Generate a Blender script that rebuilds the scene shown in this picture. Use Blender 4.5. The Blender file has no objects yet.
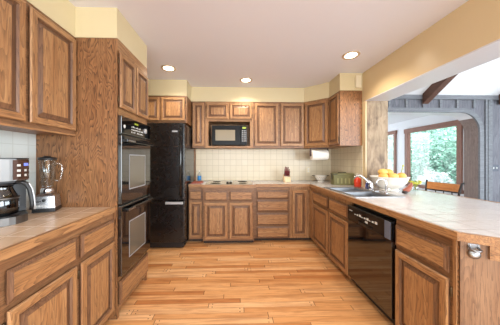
import bpy, bmesh, math, random
from mathutils import Vector, Matrix
random.seed(7)
S = bpy.context.scene
C = S.collection
PI = math.pi
R = math.radians

# ------------------------------------------------------------------ camera, world, light, exposure
cam_d = bpy.data.cameras.new('camera'); cam = bpy.data.objects.new('camera', cam_d); C.objects.link(cam)
cam.location = (0, 0, 1.295); cam.rotation_euler = (PI/2, 0, -R(1.6))
cam_d.sensor_width = 36; cam_d.lens = 205*36/500
cam_d.shift_x = (250-241.73)/500; cam_d.shift_y = -2.5/500
cam_d.clip_start = 0.02; cam_d.clip_end = 200
S.camera = cam

S.view_settings.view_transform = 'Standard'; S.view_settings.look = 'None'
S.view_settings.gamma = 1; S.view_settings.exposure = 0.5
S.view_settings.use_curve_mapping = False
W = bpy.data.worlds.new('overcast_sky'); S.world = W; W.use_nodes = True
bg = W.node_tree.nodes['Background']; bg.inputs[0].default_value = (0.86, 0.95, 1.0, 1); bg.inputs[1].default_value = 3.6

def area(name, loc, rot, sx, sy, power, col):
    l = bpy.data.lights.new(name, 'AREA'); l.shape = 'RECTANGLE'; l.size = sx; l.size_y = sy
    l.energy = power; l.color = col
    o = bpy.data.objects.new(name, l); C.objects.link(o); o.location = loc; o.rotation_euler = rot
    return o
area('rear_fill', (0.1, -2.42, 1.45), (R(90), 0, 0), 2.6, 1.9, 44, (0.95, 0.97, 1.0))          # added fill light, unseen behind the camera
area('daylight_dining_window', (6.95, 0.9, 1.5), (0, R(90), 0), 2.0, 3.8, 85, (0.84, 0.92, 1.0))        # through the dining windows
area('dining_rear_fill', (4.3, -2.75, 1.6), (R(90), 0, R(40)), 3.4, 2.2, 150, (0.84, 0.92, 1.0))  # added fill from the unseen rear, angled towards the kitchen's left side

# ------------------------------------------------------------------ materials
def nt(name):
    m = bpy.data.materials.new(name); m.use_nodes = True
    t = m.node_tree; return m, t, t.nodes['Principled BSDF']
def lin(c):
    return tuple(((v/255)/12.92 if v/255 <= .04045 else ((v/255+.055)/1.055)**2.4) for v in c) + (1,)
def plain(name, c, rough=.5, metal=0, spec=None, emit=0, coat=0):
    m, t, b = nt(name)
    b.inputs['Base Color'].default_value = lin(c); b.inputs['Roughness'].default_value = rough; b.inputs['Metallic'].default_value = metal
    if spec is not None: b.inputs['Specular IOR Level'].default_value = spec
    if coat: b.inputs['Coat Weight'].default_value = coat
    if emit: b.inputs['Emission Color'].default_value = lin(c); b.inputs['Emission Strength'].default_value = emit
    # faint surface variation
    n = t.nodes.new('ShaderNodeTexNoise'); n.inputs['Scale'].default_value = 40
    mr = t.nodes.new('ShaderNodeMapRange'); mr.inputs[3].default_value = max(rough-.04, .02); mr.inputs[4].default_value = min(rough+.04, 1)
    t.links.new(n.outputs[0], mr.inputs[0]); t.links.new(mr.outputs[0], b.inputs['Roughness'])
    return m
class NB:
    """small node-expression helper"""
    def __init__(s, t): s.t = t
    def n(s, typ, **kw):
        q = s.t.nodes.new('ShaderNode'+typ)
        for k, v in kw.items(): setattr(q, k, v)
        return q
    def put(s, sock, v):
        if isinstance(v, (int, float, tuple)): sock.default_value = v
        else: s.t.links.new(v, sock)
    def m(s, op, a, b=0.0, c=None):
        q = s.n('Math', operation=op); s.put(q.inputs[0], a); s.put(q.inputs[1], b)
        if c is not None: s.put(q.inputs[2], c)
        return q.outputs[0]
    def vm(s, op, a, b):
        q = s.n('VectorMath', operation=op); s.put(q.inputs[0], a); s.put(q.inputs[1], b); return q.outputs[0]
    def coord(s): return s.n('TexCoord').outputs['Object']
    def mapping(s, v, scale=(1,1,1), rot=(0,0,0)):
        q = s.n('Mapping'); s.put(q.inputs[0], v); q.inputs['Scale'].default_value = scale; q.inputs['Rotation'].default_value = rot; return q.outputs[0]
    def noise(s, v, scale=5, detail=2, rough=.5, dist=0):
        q = s.n('TexNoise'); s.put(q.inputs['Vector'], v); q.inputs['Scale'].default_value = scale
        q.inputs['Detail'].default_value = detail; q.inputs['Roughness'].default_value = rough; q.inputs['Distortion'].default_value = dist
        return q.outputs[0]
    def ramp(s, f, stops):
        q = s.n('ValToRGB'); s.put(q.inputs[0], f); e = q.color_ramp.elements
        while len(e) > len(stops): e.remove(e[-1])
        while len(e) < len(stops): e.new(.5)
        for el, (p, c) in zip(e, stops): el.position = p; el.color = lin(c) if max(c) > 1 else (*c, 1)
        return q.outputs[0]
    def mix(s, f, a, b, mode='MIX'):
        q = s.n('Mix', data_type='RGBA', blend_type=mode); s.put(q.inputs[0], f); s.put(q.inputs[6], a); s.put(q.inputs[7], b); return q.outputs[2]
    def bump(s, h, strength=.2, dist=.002):
        q = s.n('Bump'); q.inputs['Strength'].default_value = strength; q.inputs['Distance'].default_value = dist; s.put(q.inputs['Height'], h); return q.outputs[0]

def oak(name, axis, dark, mid, light, flame=.6, rough=.42, freq=13.0, band=7.0, ratio=.10, per_object=True):
    """oak with long fibres and flat-sawn figure along AXIS"""
    m, t, b = nt(name); k = NB(t)
    co = k.coord()
    if per_object:
        rnd = k.n('ObjectInfo').outputs['Random']
        cb = k.n('CombineXYZ'); 
        for i, f in enumerate((31.0, 17.0, 53.0)): k.put(cb.inputs[i], k.m('MULTIPLY', rnd, f))
        co = k.vm('ADD', co, cb.outputs[0])
    def sc(across, along):
        v = [across]*3; v['xyz'.index(axis)] = along; return tuple(v)
    big = k.noise(k.mapping(co, sc(freq, freq*ratio)), 1, 2, .5, .3)
    rings = k.m('FRACT', k.m('MULTIPLY', big, band*2.4))
    fib = k.noise(k.mapping(co, sc(150, 7)), 1, 3, .65)
    rings = k.m('MULTIPLY', k.m('POWER', rings, 2.0), k.m('MULTIPLY_ADD', k.noise(k.mapping(co, sc(230, 14)), 1, 2, .5), 2.4, -.35))
    fib2 = k.noise(k.mapping(co, sc(34, 1.6)), 1, 2, .5)
    base = k.ramp(fib2, [(.3, mid), (.72, light)])
    c = k.mix(k.m('MULTIPLY', rings, flame), base, lin(dark))
    pores = k.m('MULTIPLY', k.m('GREATER_THAN', fib, .57), .36)
    c = k.mix(pores, c, lin(dark))
    t.links.new(c, b.inputs['Base Color']); b.inputs['Roughness'].default_value = rough
    t.links.new(k.bump(fib, .25, .0008), b.inputs['Normal'])
    return m
M = {}
OD, OM, OL = (70, 44, 30), (156, 110, 70), (182, 138, 94)
for ax in 'xyz': M['oak_'+ax] = oak('honey_oak_'+ax, ax, OD, OM, OL)
M['oak_side'] = oak('flat_sawn_oak_panel', 'z', (56, 34, 22), (140, 94, 58), (160, 114, 74), flame=.95, freq=9, band=9, ratio=.24)
M['oak_frame'] = oak('oak_face_frame', 'x', (62, 40, 28), (128, 88, 58), (148, 108, 74), flame=.5)  # darker than the doors, their shadow gaps put into the colour
M['oak_groove'] = oak('shadow_line_oak', 'z', (58, 38, 28), (112, 78, 54), (128, 92, 66))  # shadow lines of grooves and front edges painted as darker oak
M['kick'] = plain('dark_toe_kick', (52, 38, 30), .6)
M['beamwood'] = oak('brown_beam_wood', 'y', (44, 28, 22), (82, 52, 40), (98, 64, 48), flame=.3, rough=.6)
M['redwood_z'] = oak('redwood_window_casing_z', 'z', (76, 46, 38), (134, 90, 74), (150, 108, 92), flame=.3, rough=.55)
M['redwood_y'] = oak('redwood_window_casing_y', 'y', (76, 46, 38), (134, 90, 74), (150, 108, 92), flame=.3, rough=.55)
M['greyboard'] = oak('weathered_grey_boards', 'z', (60, 60, 66), (92, 92, 100), (116, 116, 124), flame=.5, rough=.75, freq=5, per_object=False)
M['greytrim'] = oak('weathered_grey_trim', 'x', (70, 72, 76), (100, 102, 108), (122, 124, 130), flame=.35, rough=.7)
M['railwood'] = oak('orange_chair_wood', 'x', (140, 84, 44), (190, 122, 66), (206, 142, 86), flame=.3)
M['knifewood'] = oak('pale_block_wood', 'z', (186, 150, 108), (222, 192, 150), (232, 206, 168), flame=.2)

def column_paper():
    m, t, b = nt('mottled_wood_wallcovering'); k = NB(t); co = k.coord()
    a = k.noise(k.mapping(co, (9, 9, 4)), 1, 4, .6, .6); d = k.noise(k.mapping(co, (60, 60, 12)), 1, 3, .6)
    c = k.ramp(k.m('ADD', k.m('MULTIPLY', a, .75), k.m('MULTIPLY', d, .25)), [(.34, (98, 78, 60)), (.5, (146, 124, 98)), (.68, (172, 150, 124))])
    t.links.new(c, b.inputs['Base Color']); b.inputs['Roughness'].default_value = .6; return m
M['columnwood'] = column_paper()

def paint(name, c, rough=.4, bump=.08):
    m, t, b = nt(name); k = NB(t); co = k.coord()
    n = k.noise(co, 120, 3, .6); n2 = k.noise(co, 1.5, 2)
    v = k.mix(k.m('MULTIPLY', n2, .18), lin(c), lin(tuple(int(x*.93) for x in c)))
    t.links.new(v, b.inputs['Base Color']); b.inputs['Roughness'].default_value = rough
    t.links.new(k.bump(n, bump, .002), b.inputs['Normal']); return m
M['cream'] = paint('cream_soffit_paint', (212, 197, 158), .38)
M['tan'] = paint('tan_gloss_paint', (214, 191, 151), .26)
M['ceil'] = paint('off_white_ceiling_paint', (230, 231, 240), .55, .2)
M['carpet'] = paint('neutral_bounce_carpet', (170, 168, 166), .95, .4)
M['white'] = paint('white_paint', (226, 226, 230), .6)
M['gwhite'] = paint('white_board_gloss', (214, 212, 216), .3)

def tile(name, size, axes, c1, c2, grout, rough, bumpy, gw=.035, mottled=.5, bs=.45):
    m, t, b = nt(name); k = NB(t); co = k.coord()
    sep = k.n('SeparateXYZ'); k.put(sep.inputs[0], co)
    u = k.m('DIVIDE', sep.outputs['XYZ'.index(axes[0])], size); v = k.m('DIVIDE', sep.outputs['XYZ'.index(axes[1])], size)
    def edge(q):
        f = k.m('FRACT', k.m('ADD', q, 100.0)); return k.m('MINIMUM', f, k.m('SUBTRACT', 1.0, f))
    e = k.m('MINIMUM', edge(u), edge(v))
    g = k.n('MapRange'); g.interpolation_type = 'SMOOTHSTEP'; k.put(g.inputs[0], e); g.inputs[1].default_value = gw*.35; g.inputs[2].default_value = gw
    mask = g.outputs[0]
    cb = k.n('CombineXYZ'); k.put(cb.inputs[0], k.m('FLOOR', u)); k.put(cb.inputs[1], k.m('FLOOR', v))
    wn = k.n('TexWhiteNoise'); k.put(wn.inputs['Vector'], cb.outputs[0])
    n = k.noise(co, 14, 3, .6)
    f = k.m('ADD', k.m('MULTIPLY', wn.outputs['Value'], .5), k.m('MULTIPLY', n, mottled))
    c = k.mix(mask, lin(grout), k.mix(f, lin(c1), lin(c2)))
    t.links.new(c, b.inputs['Base Color'])
    r = k.m('SUBTRACT', .8, k.m('MULTIPLY', mask, .8-rough)); t.links.new(r, b.inputs['Roughness'])
    h = k.m('ADD', k.m('MULTIPLY', mask, .7), k.m('MULTIPLY', k.noise(co, 26, 2), bumpy))
    t.links.new(k.bump(h, bs, .0016), b.inputs['Normal']); return m
M['tile_xz'] = tile('cream_wall_tile_xz', .1085, 'XZ', (222, 210, 184), (214, 200, 172), (192, 178, 150), .28, .2)
M['tile_yz'] = tile('cream_wall_tile_yz', .1085, 'YZ', (222, 210, 184), (214, 200, 172), (192, 178, 150), .28, .2)
M['tile_yz_daylit'] = tile('daylit_wall_tile', .1085, 'YZ', (216, 220, 216), (206, 212, 208), (190, 194, 188), .25, .2)  # cream tile again, with the cool daylight tint put into its colour
M['counter'] = tile('glazed_counter_tile', .152, 'XY', (216, 212, 212), (200, 196, 196), (146, 140, 138), .18, 1.2, .036, .6, 1.0)

M['counter_tan'] = tile('warm_reflection_tile', .152, 'XY', (216, 188, 160), (202, 172, 144), (222, 206, 188), .2, .5, .022, .6)  # same tile, warm oak reflection and grout highlights put into the colour

def floor_mat():
    m, t, b = nt('pegged_oak_strip_floor'); k = NB(t); co = k.coord()
    sep = k.n('SeparateXYZ'); k.put(sep.inputs[0], co); x, y = sep.outputs[0], sep.outputs[1]
    PW, PL = .06, .95
    yr = k.m('ADD', k.m('DIVIDE', y, PW), 200.0); row = k.m('FLOOR', yr); fy = k.m('FRACT', yr)
    wr = k.n('TexWhiteNoise', noise_dimensions='1D'); k.put(wr.inputs['W'], row)
    xr = k.m('ADD', k.m('ADD', k.m('DIVIDE', x, PL), 100.0), k.m('MULTIPLY', wr.outputs['Value'], 7.3)); cell = k.m('FLOOR', xr); fx = k.m('FRACT', xr)
    cb = k.n('CombineXYZ'); k.put(cb.inputs[0], row); k.put(cb.inputs[1], cell)
    wn = k.n('TexWhiteNoise', noise_dimensions='2D'); k.put(wn.inputs['Vector'], cb.outputs[0]); pid = wn.outputs['Value']
    # grain
    cc = k.n('CombineXYZ'); k.put(cc.inputs[0], k.m('ADD', x, k.m('MULTIPLY', pid, 40.0))); k.put(cc.inputs[1], k.m('ADD', y, k.m('MULTIPLY', pid, 9.0)))
    g1 = k.noise(k.mapping(cc.outputs[0], (2.2, 30, 1)), 1, 3, .6, .4); g2 = k.noise(k.mapping(cc.outputs[0], (6, 190, 1)), 1, 2, .6)
    base = k.ramp(pid, [(0, (194, 128, 76)), (.2, (214, 154, 98)), (.65, (224, 168, 114)), (1, (234, 188, 140))])
    fig = k.ramp(g1, [(.36, (150, 94, 50)), (.56, (255, 255, 255))])
    c = k.mix(.38, base, fig, 'MULTIPLY')
    c = k.mix(k.m('MULTIPLY', k.m('GREATER_THAN', g2, .58), .22), c, lin((150, 98, 56)))
    dx = k.m('MULTIPLY', k.m('MINIMUM', fx, k.m('SUBTRACT', 1.0, fx)), PL)      # metres from the plank's end
    dy = k.m('MULTIPLY', k.m('MINIMUM', fy, k.m('SUBTRACT', 1.0, fy)), PW)
    end = k.m('LESS_THAN', dx, .0026); seam = k.m('LESS_THAN', dy, .0011)
    px = k.m('SUBTRACT', dx, .035); py = k.m('SUBTRACT', k.m('MULTIPLY', k.m('ABSOLUTE', k.m('SUBTRACT', fy, .5)), PW), .018)
    peg = k.m('MULTIPLY', k.m('LESS_THAN', k.m('ADD', k.m('MULTIPLY', px, px), k.m('MULTIPLY', py, py)), .00003), k.m('GREATER_THAN', pid, .72))
    c = k.mix(k.m('MULTIPLY', seam, .45), c, lin((104, 66, 36)))
    c = k.mix(k.m('MULTIPLY', k.m('MAXIMUM', end, peg), .8), c, lin((70, 44, 26)))
    t.links.new(c, b.inputs['Base Color'])
    t.links.new(k.m('ADD', .3, k.m('MULTIPLY', g1, .15)), b.inputs['Roughness'])
    t.links.new(k.bump(k.m('SUBTRACT', g2, k.m('MULTIPLY', seam, 2.0)), .12, .001), b.inputs['Normal']); return m
M['floor'] = floor_mat()

def glass(name, c=(255, 255, 255), rough=0.0, ior=1.45):
    m, t, b = nt(name); b.inputs['Base Color'].default_value = lin(c); b.inputs['Transmission Weight'].default_value = 1
    b.inputs['Roughness'].default_value = rough; b.inputs['IOR'].default_value = ior; return m
M['glass'] = glass('clear_glass', (246, 250, 250))
M['blueglass'] = glass('blue_glass', (120, 140, 220))
def pane_mat(name, tint=(1, 1, 1), refl=.07):
    m = bpy.data.materials.new(name); m.use_nodes = True; t = m.node_tree; t.nodes.clear()
    o = t.nodes.new('ShaderNodeOutputMaterial'); a = t.nodes.new('ShaderNodeBsdfTransparent'); g = t.nodes.new('ShaderNodeBsdfGlossy'); x = t.nodes.new('ShaderNodeMixShader')
    a.inputs[0].default_value = (*tint, 1); g.inputs['Roughness'].default_value = .02; x.inputs[0].default_value = refl
    t.links.new(a.outputs[0], x.inputs[1]); t.links.new(g.outputs[0], x.inputs[2]); t.links.new(x.outputs[0], o.inputs[0]); return m
M['pane'] = pane_mat('window_glass')
M['jar'] = pane_mat('thin_jar_glass', (.95, .97, .97), .11)
M['carafe'] = pane_mat('smoked_carafe_glass', (.22, .25, .28), .12)
M['black'] = plain('gloss_black_enamel', (14, 14, 16), .12, 0, .6)
M['blackglass'] = plain('black_oven_glass', (10, 10, 12), .04, 0, .8)
M['blackglass'].node_tree.nodes['Principled BSDF'].inputs['IOR'].default_value = 1.75
M['ovenwin'] = plain('oven_window_reflection', (92, 86, 76), .06, 0, .9)  # beige reflection of the kitchen painted into the glass colour
M['ovenline'] = plain('pale_window_border', (136, 138, 142), .4)
M['blackplastic'] = plain('black_plastic', (24, 24, 26), .38)
M['fridgeblack'] = None
def fridge_mat():
    m, t, b = nt('textured_black_fridge'); k = NB(t); n = k.noise(k.coord(), 7, 5, .65, 1.2)
    b.inputs['Base Color'].default_value = lin((20, 19, 20)); t.links.new(k.m('ADD', .16, k.m('MULTIPLY', n, .22)), b.inputs['Roughness'])
    b.inputs['Specular IOR Level'].default_value = .7
    t.links.new(k.bump(k.noise(k.coord(), 160, 2), .12, .001), b.inputs['Normal']); return m
M['fridgeblack'] = fridge_mat()
M['steel'] = plain('brushed_steel', (196, 196, 198), .28, 1)
M['sinksteel'] = plain('satin_sink_steel', (150, 152, 156), .34, 1)
M['brushed'] = plain('brushed_dark_steel', (118, 116, 114), .36, 1)
M['chrome'] = plain('chrome', (226, 228, 232), .08, 1)
M['jambwood'] = oak('grey_brown_jamb_boards', 'z', (78, 62, 58), (122, 102, 94), (140, 120, 112), flame=.5, rough=.6, per_object=False)
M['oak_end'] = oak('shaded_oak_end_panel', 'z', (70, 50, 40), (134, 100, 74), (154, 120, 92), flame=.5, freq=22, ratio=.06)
M['microblack'] = plain('satin_black_plastic', (18, 18, 19), .3, 0, .15)
M['silver'] = plain('silver_plastic', (188, 190, 194), .35, .4)
M['bronze'] = plain('antique_hinge', (92, 76, 56), .4, .8)
M['mark'] = plain('pale_legend', (206, 208, 206), .5)
M['lcd_g'] = plain('green_display', (140, 156, 44), .4, emit=.12)
M['lcd_b'] = plain('blue_display', (110, 130, 220), .3, emit=.5)
M['mwin'] = plain('microwave_window_reflection', (132, 120, 98), .2, 0, .3)  # beige is a reflection put into the window's base colour
M['ring'] = plain('burner_ring_print', (132, 118, 98), .2)
M['ctop'] = plain('taupe_ceramic_glass', (150, 134, 112), .14, 0, .5)
M['red'] = plain('red_liquid', (216, 62, 32), .25)
M['redcloth'] = plain('red_cloth', (168, 92, 76), .85)
M['olive'] = plain('olive_paint', (112, 108, 66), .55)
M['paleolive'] = plain('light_olive_rib', (150, 146, 96), .55)  # ribs in a lighter olive than the box
M['darkolive'] = plain('dark_olive_metal', (58, 56, 40), .5)
M['enamel'] = plain('white_enamel', (236, 232, 222), .22)
M['darkred'] = plain('dark_red_handle', (104, 28, 30), .35)
M['paper'] = plain('paper_towel', (244, 240, 232), .95)
M['plumwood'] = plain('dark_plum_wood', (84, 60, 62), .5)
M['orange'] = plain('orange_peel', (234, 172, 84), .42)
M['gold'] = plain('yellow_orange_peel', (238, 190, 104), .42)
M['stem'] = plain('green_stem', (150, 160, 60), .6)
M['leafy'] = plain('yellow_green_leaf', (206, 200, 70), .6)
M['brownskin'] = plain('red_brown_skin', (150, 80, 58), .4)
M['tipdark'] = plain('dark_tip', (44, 30, 28), .5)
M['plate'] = plain('cream_plate', (228, 216, 186), .4)
M['greyplate'] = plain('pewter_plate', (58, 62, 74), .45, .2)
M['iron'] = plain('dark_iron', (44, 40, 40), .45, .6)
M['bulb'] = plain('lamp_lens', (255, 238, 206), .4, emit=9)
M['trimwhite'] = plain('warm_white_trim', (206, 184, 156), .4)
M['bluelabel'] = plain('blue_label', (52, 128, 190), .4)
M['seatfabric'] = plain('tan_seat', (160, 120, 84), .8)
M['clearplastic'] = pane_mat('clear_plastic', (.9, .93, .95), .12)

# ------------------------------------------------------------------ mesh helpers
class MB:
    def __init__(s): s.bm = bmesh.new(); s.mats = []
    def mi(s, m):
        if m not in s.mats: s.mats.append(m)
        return s.mats.index(m)
    def face(s, pts, m):
        vs = [s.bm.verts.new(p) for p in pts]
        f = s.bm.faces.new(vs); f.material_index = s.mi(m); return f
    def box(s, x0, x1, y0, y1, z0, z1, m, bev=0.0):
        i = s.mi(m)
        vs = [s.bm.verts.new((x, y, z)) for x in (x0, x1) for y in (y0, y1) for z in (z0, z1)]
        fs = []
        for q in ((0,1,3,2),(4,6,7,5),(0,4,5,1),(2,3,7,6),(0,2,6,4),(1,5,7,3)):
            f = s.bm.faces.new([vs[a] for a in q]); f.material_index = i; fs.append(f)
        if bev:
            es = list({e for f in fs for e in f.edges})
            r = bmesh.ops.bevel(s.bm, geom=es, offset=bev, segments=2, affect='EDGES', profile=.6)
            for f in r['faces']: f.material_index = i
        return s
    def prism(s, poly, z0, z1, m):
        i = s.mi(m); n = len(poly)
        a = [s.bm.verts.new((p[0], p[1], z0)) for p in poly]; b = [s.bm.verts.new((p[0], p[1], z1)) for p in poly]
        for f in [s.bm.faces.new(a[::-1]), s.bm.faces.new(b)] + [s.bm.faces.new((a[k], a[(k+1)%n], b[(k+1)%n], b[k])) for k in range(n)]: f.material_index = i
        return s
    def lathe(s, prof, m, c=(0,0,0), seg=24, rot=None, sx=1, sy=1):
        i = s.mi(m); rings = []
        for r, z in prof:
            ring = []
            for k in range(seg):
                a = 2*PI*k/seg; v = Vector((r*math.cos(a)*sx, r*math.sin(a)*sy, z))
                if rot: v = rot @ v
                ring.append(s.bm.verts.new(v+Vector(c)))
            rings.append(ring)
        for a, b in zip(rings, rings[1:]):
            for k in range(seg):
                f = s.bm.faces.new((a[k], a[(k+1)%seg], b[(k+1)%seg], b[k])); f.material_index = i; f.smooth = True
        for ring, fl in ((rings[0], True), (rings[-1], False)):
            f = s.bm.faces.new(ring[::-1] if fl else ring); f.material_index = i
        return s
    def tube(s, pts, r, m, seg=10, r1=None):
        i = s.mi(m); pts = [Vector(p) for p in pts]; n = len(pts); rings = []
        up = Vector((0, 0, 1)); prev = None
        for k, p in enumerate(pts):
            d = (pts[min(k+1, n-1)]-pts[max(k-1, 0)]).normalized()
            if prev is None:
                a = d.cross(up if abs(d.z) < .95 else Vector((1, 0, 0))).normalized()
            else:
                a = (prev - d*prev.dot(d)).normalized()
            prev = a; b = d.cross(a)
            rr = r if r1 is None else r+(r1-r)*k/(n-1)
            rings.append([s.bm.verts.new(p+a*math.cos(2*PI*q/seg)*rr+b*math.sin(2*PI*q/seg)*rr) for q in range(seg)])
        for a, b in zip(rings, rings[1:]):
            for q in range(seg):
                f = s.bm.faces.new((a[q], a[(q+1)%seg], b[(q+1)%seg], b[q])); f.material_index = i; f.smooth = True
        for f in (s.bm.faces.new(rings[0][::-1]), s.bm.faces.new(rings[-1])): f.material_index = i
        return s
    def rings(s, x0, x1, z0, z1, prof, m_stile, m_rail, cap=None):
        """nested rectangles in the XZ plane: prof = [(inset, y)]"""
        loops = []
        for d, y in prof:
            loops.append([s.bm.verts.new(p) for p in ((x0+d, y, z0+d), (x1-d, y, z0+d), (x1-d, y, z1-d), (x0+d, y, z1-d))])
        for a, b in zip(loops, loops[1:]):
            for k in range(4):
                f = s.bm.faces.new((a[k], a[(k+1)%4], b[(k+1)%4], b[k])); f.material_index = s.mi(m_rail if k in (0, 2) else m_stile)
        if cap: f = s.bm.faces.new(loops[-1]); f.material_index = s.mi(cap)
        return s
    def ellipsoid(s, c, r, m, seg=16, rot=None, wob=0):
        i = s.mi(m); mt = Matrix.Translation(c) @ (rot.to_4x4() if rot else Matrix.Identity(4)) @ Matrix.Diagonal((*r, 1))
        q = bmesh.ops.create_uvsphere(s.bm, u_segments=seg, v_segments=max(8, seg*2//3), radius=1, matrix=mt)
        for v in q['verts']:
            if wob: v.co += Vector((random.uniform(-1,1), random.uniform(-1,1), random.uniform(-1,1)))*wob
            for f in v.link_faces: f.material_index = i; f.smooth = True
        return s
    def build(s, name, parent=None, shift=(0,0,0), **props):
        if any(shift): bmesh.ops.translate(s.bm, verts=s.bm.verts, vec=-Vector(shift))
        bmesh.ops.recalc_face_normals(s.bm, faces=s.bm.faces)
        me = bpy.data.meshes.new(name); s.bm.to_mesh(me); s.bm.free()
        for m in s.mats: me.materials.append(m)
        o = bpy.data.objects.new(name, me); C.objects.link(o)
        if parent: o.parent = parent
        for k, v in props.items(): o[k] = v
        return o
def thing(name, label, cat, loc, rz=0, group=None):
    o = bpy.data.objects.new(name, None); C.objects.link(o); o.empty_display_size = .05
    o.location = loc; o.rotation_euler = (0, 0, rz); o['label'] = label; o['category'] = cat
    if group: o['group'] = group
    return o
def struct(name, mb, parent=None):
    o = mb.build(name, parent)
    if not parent: o['kind'] = 'structure'
    return o

# ------------------------------------------------------------------ the room shell
XL, XR, YB, CZ = -1.61, 1.80, 3.83, 2.53
YR = -2.3                                     # rear wall, behind the camera
q = MB(); q.box(XL-.12, 2.34, YR-.1, YB+.02, -.06, 0, M['floor']); struct('floor', q)
q = MB(); q.box(2.34, 6.7, YR-.1, YB+.02, -.06, 0, M['carpet']); q.box(2.0, 6.7, YB+.02, 7.7, -.06, 0, M['carpet']); struct('floor_dining', q)  # unseen carpet, put in grey to keep bounced light neutral
q = MB(); q.box(XL-.12, 1.80, YR-.1, YB+.12, CZ, CZ+.08, M['ceil']); struct('ceiling', q)
wl = MB(); wl.box(XL-.12, XL, YR, YB+.12, 0, CZ, M['cream']); wl = struct('wall_left', wl)
q = MB(); q.box(XL, XL+.006, -.8, 1.69, .915, 1.499, M['tile_yz_daylit']); struct('backsplash', q, wl)
wb = MB(); wb.box(XL, XR, YB, YB+.12, 0, CZ, M['cream']); wb = struct('wall_back', wb)
q = MB(); q.box(-.742, XR, YB-.006, YB, .915, 1.50, M['tile_xz']); struct('backsplash', q, wb)
wr = MB(); wr.box(XR, 2.11, 2.80, YB+.02, 0, 2.12, M['tan']); wr = struct('wall_right', wr)
q = MB(); q.box(XR+.018, 2.11, 2.792, 2.80, .916, 2.12, M['columnwood']); struct('end_covering', q, wr)
q = MB(); q.box(XR-.006, XR, 2.87, YB-.006, .915, 1.50, M['tile_yz']); q.box(XR-.012, XR, 2.862, 2.874, .915, 1.5, M['tile_yz']); struct('backsplash', q, wr)
hd = MB(); hd.box(XR, 2.11, YR, YB+.02, 2.125, CZ+.08, M['tan']); hd = struct('wall_header', hd)
q = MB(); q.box(XR+.001, 2.111, YR, 2.80, 2.115, 2.125, M['gwhite']); struct('underside_board', q, hd)
# soffits, flush with the wall cabinets below
q = MB()
q.box(XL, -1.295, YR, 1.69, 2.285, CZ, M['cream'])
q.box(XL, -.965, 1.69, 2.25, 2.285, CZ, M['cream'])
q.box(XL, -.755, 3.18, YB, 2.285, CZ, M['cream'])
q.prism([(-.755, 3.48), (1.165, 3.48), (1.475, 3.205), (1.475, 2.87), (XR, 2.87), (XR, YB), (-.755, YB)], 2.285, CZ, M['cream'])
struct('wall_soffit', q)
# rear wall behind the camera, its opening added to let light in
q = MB(); q.box(XL, -1.25, YR-.1, YR, 0, CZ, M['cream']); q.box(1.45, XR, YR-.1, YR, 0, CZ, M['cream'])
q.box(-1.25, 1.45, YR-.1, YR, 0, .45, M['cream']); q.box(-1.25, 1.45, YR-.1, YR, 2.4, CZ, M['cream']); struct('wall_rear', q)
# dining side: sloped ceiling, walls
sl = .66
def slope_z(y): return 2.53+(3.85-y)*sl
q = MB(); i0 = [(1.95, 3.99), (6.7, 3.99), (6.7, -2.4), (1.95, -2.4)]
a = [q.bm.verts.new((x, y, slope_z(y))) for x, y in i0]; b = [q.bm.verts.new((x, y, slope_z(y)+.1)) for x, y in i0]
for f in [a, b[::-1]] + [(a[k], b[k], b[(k+1)%4], a[(k+1)%4]) for k in range(4)]: q.bm.faces.new(f)
q.mi(M['white']); struct('ceiling_dining', q)
q = MB(); q.box(1.98, 2.11, YR, YB, CZ+.08, 2.6, M['white'])
q.face([(2.10, YR, 2.6), (2.10, 3.75, 2.6), (2.10, YR, slope_z(YR))], M['white']); struct('wall_dining_upper', q)
# grey board wall with a wide opening whose top corners are rounded
GX0, GX1, GT, GR, GY = 2.30, 4.70, 2.21, .36, 3.85
def arch_path(x0, x1, top, r, n=10):
    p = [(x0, 0)]
    for k in range(n+1): t_ = PI - PI/2*k/n; p.append((x0+r+r*math.cos(t_), top-r+r*math.sin(t_)))
    for k in range(n+1): t_ = PI/2 - PI/2*k/n; p.append((x1-r+r*math.cos(t_), top-r+r*math.sin(t_)))
    p.append((x1, 0)); return p
ap = arch_path(GX0, GX1, GT, GR)
gw = MB(); OUT = [(2.111, 0)] + [(2.111, 2.62)]*(len(ap)//2-1) + [(6.6, 2.62)]*(len(ap)-len(ap)//2-1) + [(6.6, 0)]
def skin(mb, pa, pb, y, m):
    for k in range(len(pa)-1):
        pts = []
        for pnt in (pa[k], pa[k+1], pb[k+1], pb[k]):
            if (pnt[0], y, pnt[1]) not in pts: pts.append((pnt[0], y, pnt[1]))
        if len(pts) > 2: mb.face(pts, m)
skin(gw, ap, OUT, GY, M['greyboard'])
gw = struct('wall_dining_back', gw)
q = MB(); skin(q, ap, OUT, GY+.25, M['white']); struct('wall_sunroom_front', q)
q = MB()
for (x0, z0), (x1, z1) in zip(ap, ap[1:]):
    q.face([(x0, GY, z0), (x1, GY, z1), (x1, GY+.25, z1), (x0, GY+.25, z0)], M['jambwood'] if abs(x1-x0) < .04 and x0 > 4 and z0 < GT-.1 else M['gwhite'])
struct('trim_1', q)
q = MB(); op = arch_path(GX0-.085, GX1+.085, GT+.085, GR+.085); ip = arch_path(GX0-.001, GX1+.001, GT+.001, GR)
skin(q, ip, op, GY-.03, M['greytrim'])
for pp in (op, ip):
    for (x0, z0), (x1, z1) in zip(pp, pp[1:]): q.face([(x0, GY-.03, z0), (x1, GY-.03, z1), (x1, GY, z1), (x0, GY, z0)], M['greytrim'])
struct('trim_2', q)
q = MB(); q.box(2.112, 6.59, GY-.035, GY, 2.46, 2.54, M['greytrim']); struct('trim_3', q)
n = 4
for k in range(13):
    x = 2.26+k*.335
    if x > 6.4: break
    z0 = 2.30 if x < 4.62 else 0
    if 4.62 <= x < 4.81: continue
    q = MB(); q.box(x-.022, x+.022, GY-.022, GY, z0, 2.46, M['greytrim']); struct('trim_%d' % n, q); n += 1
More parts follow.
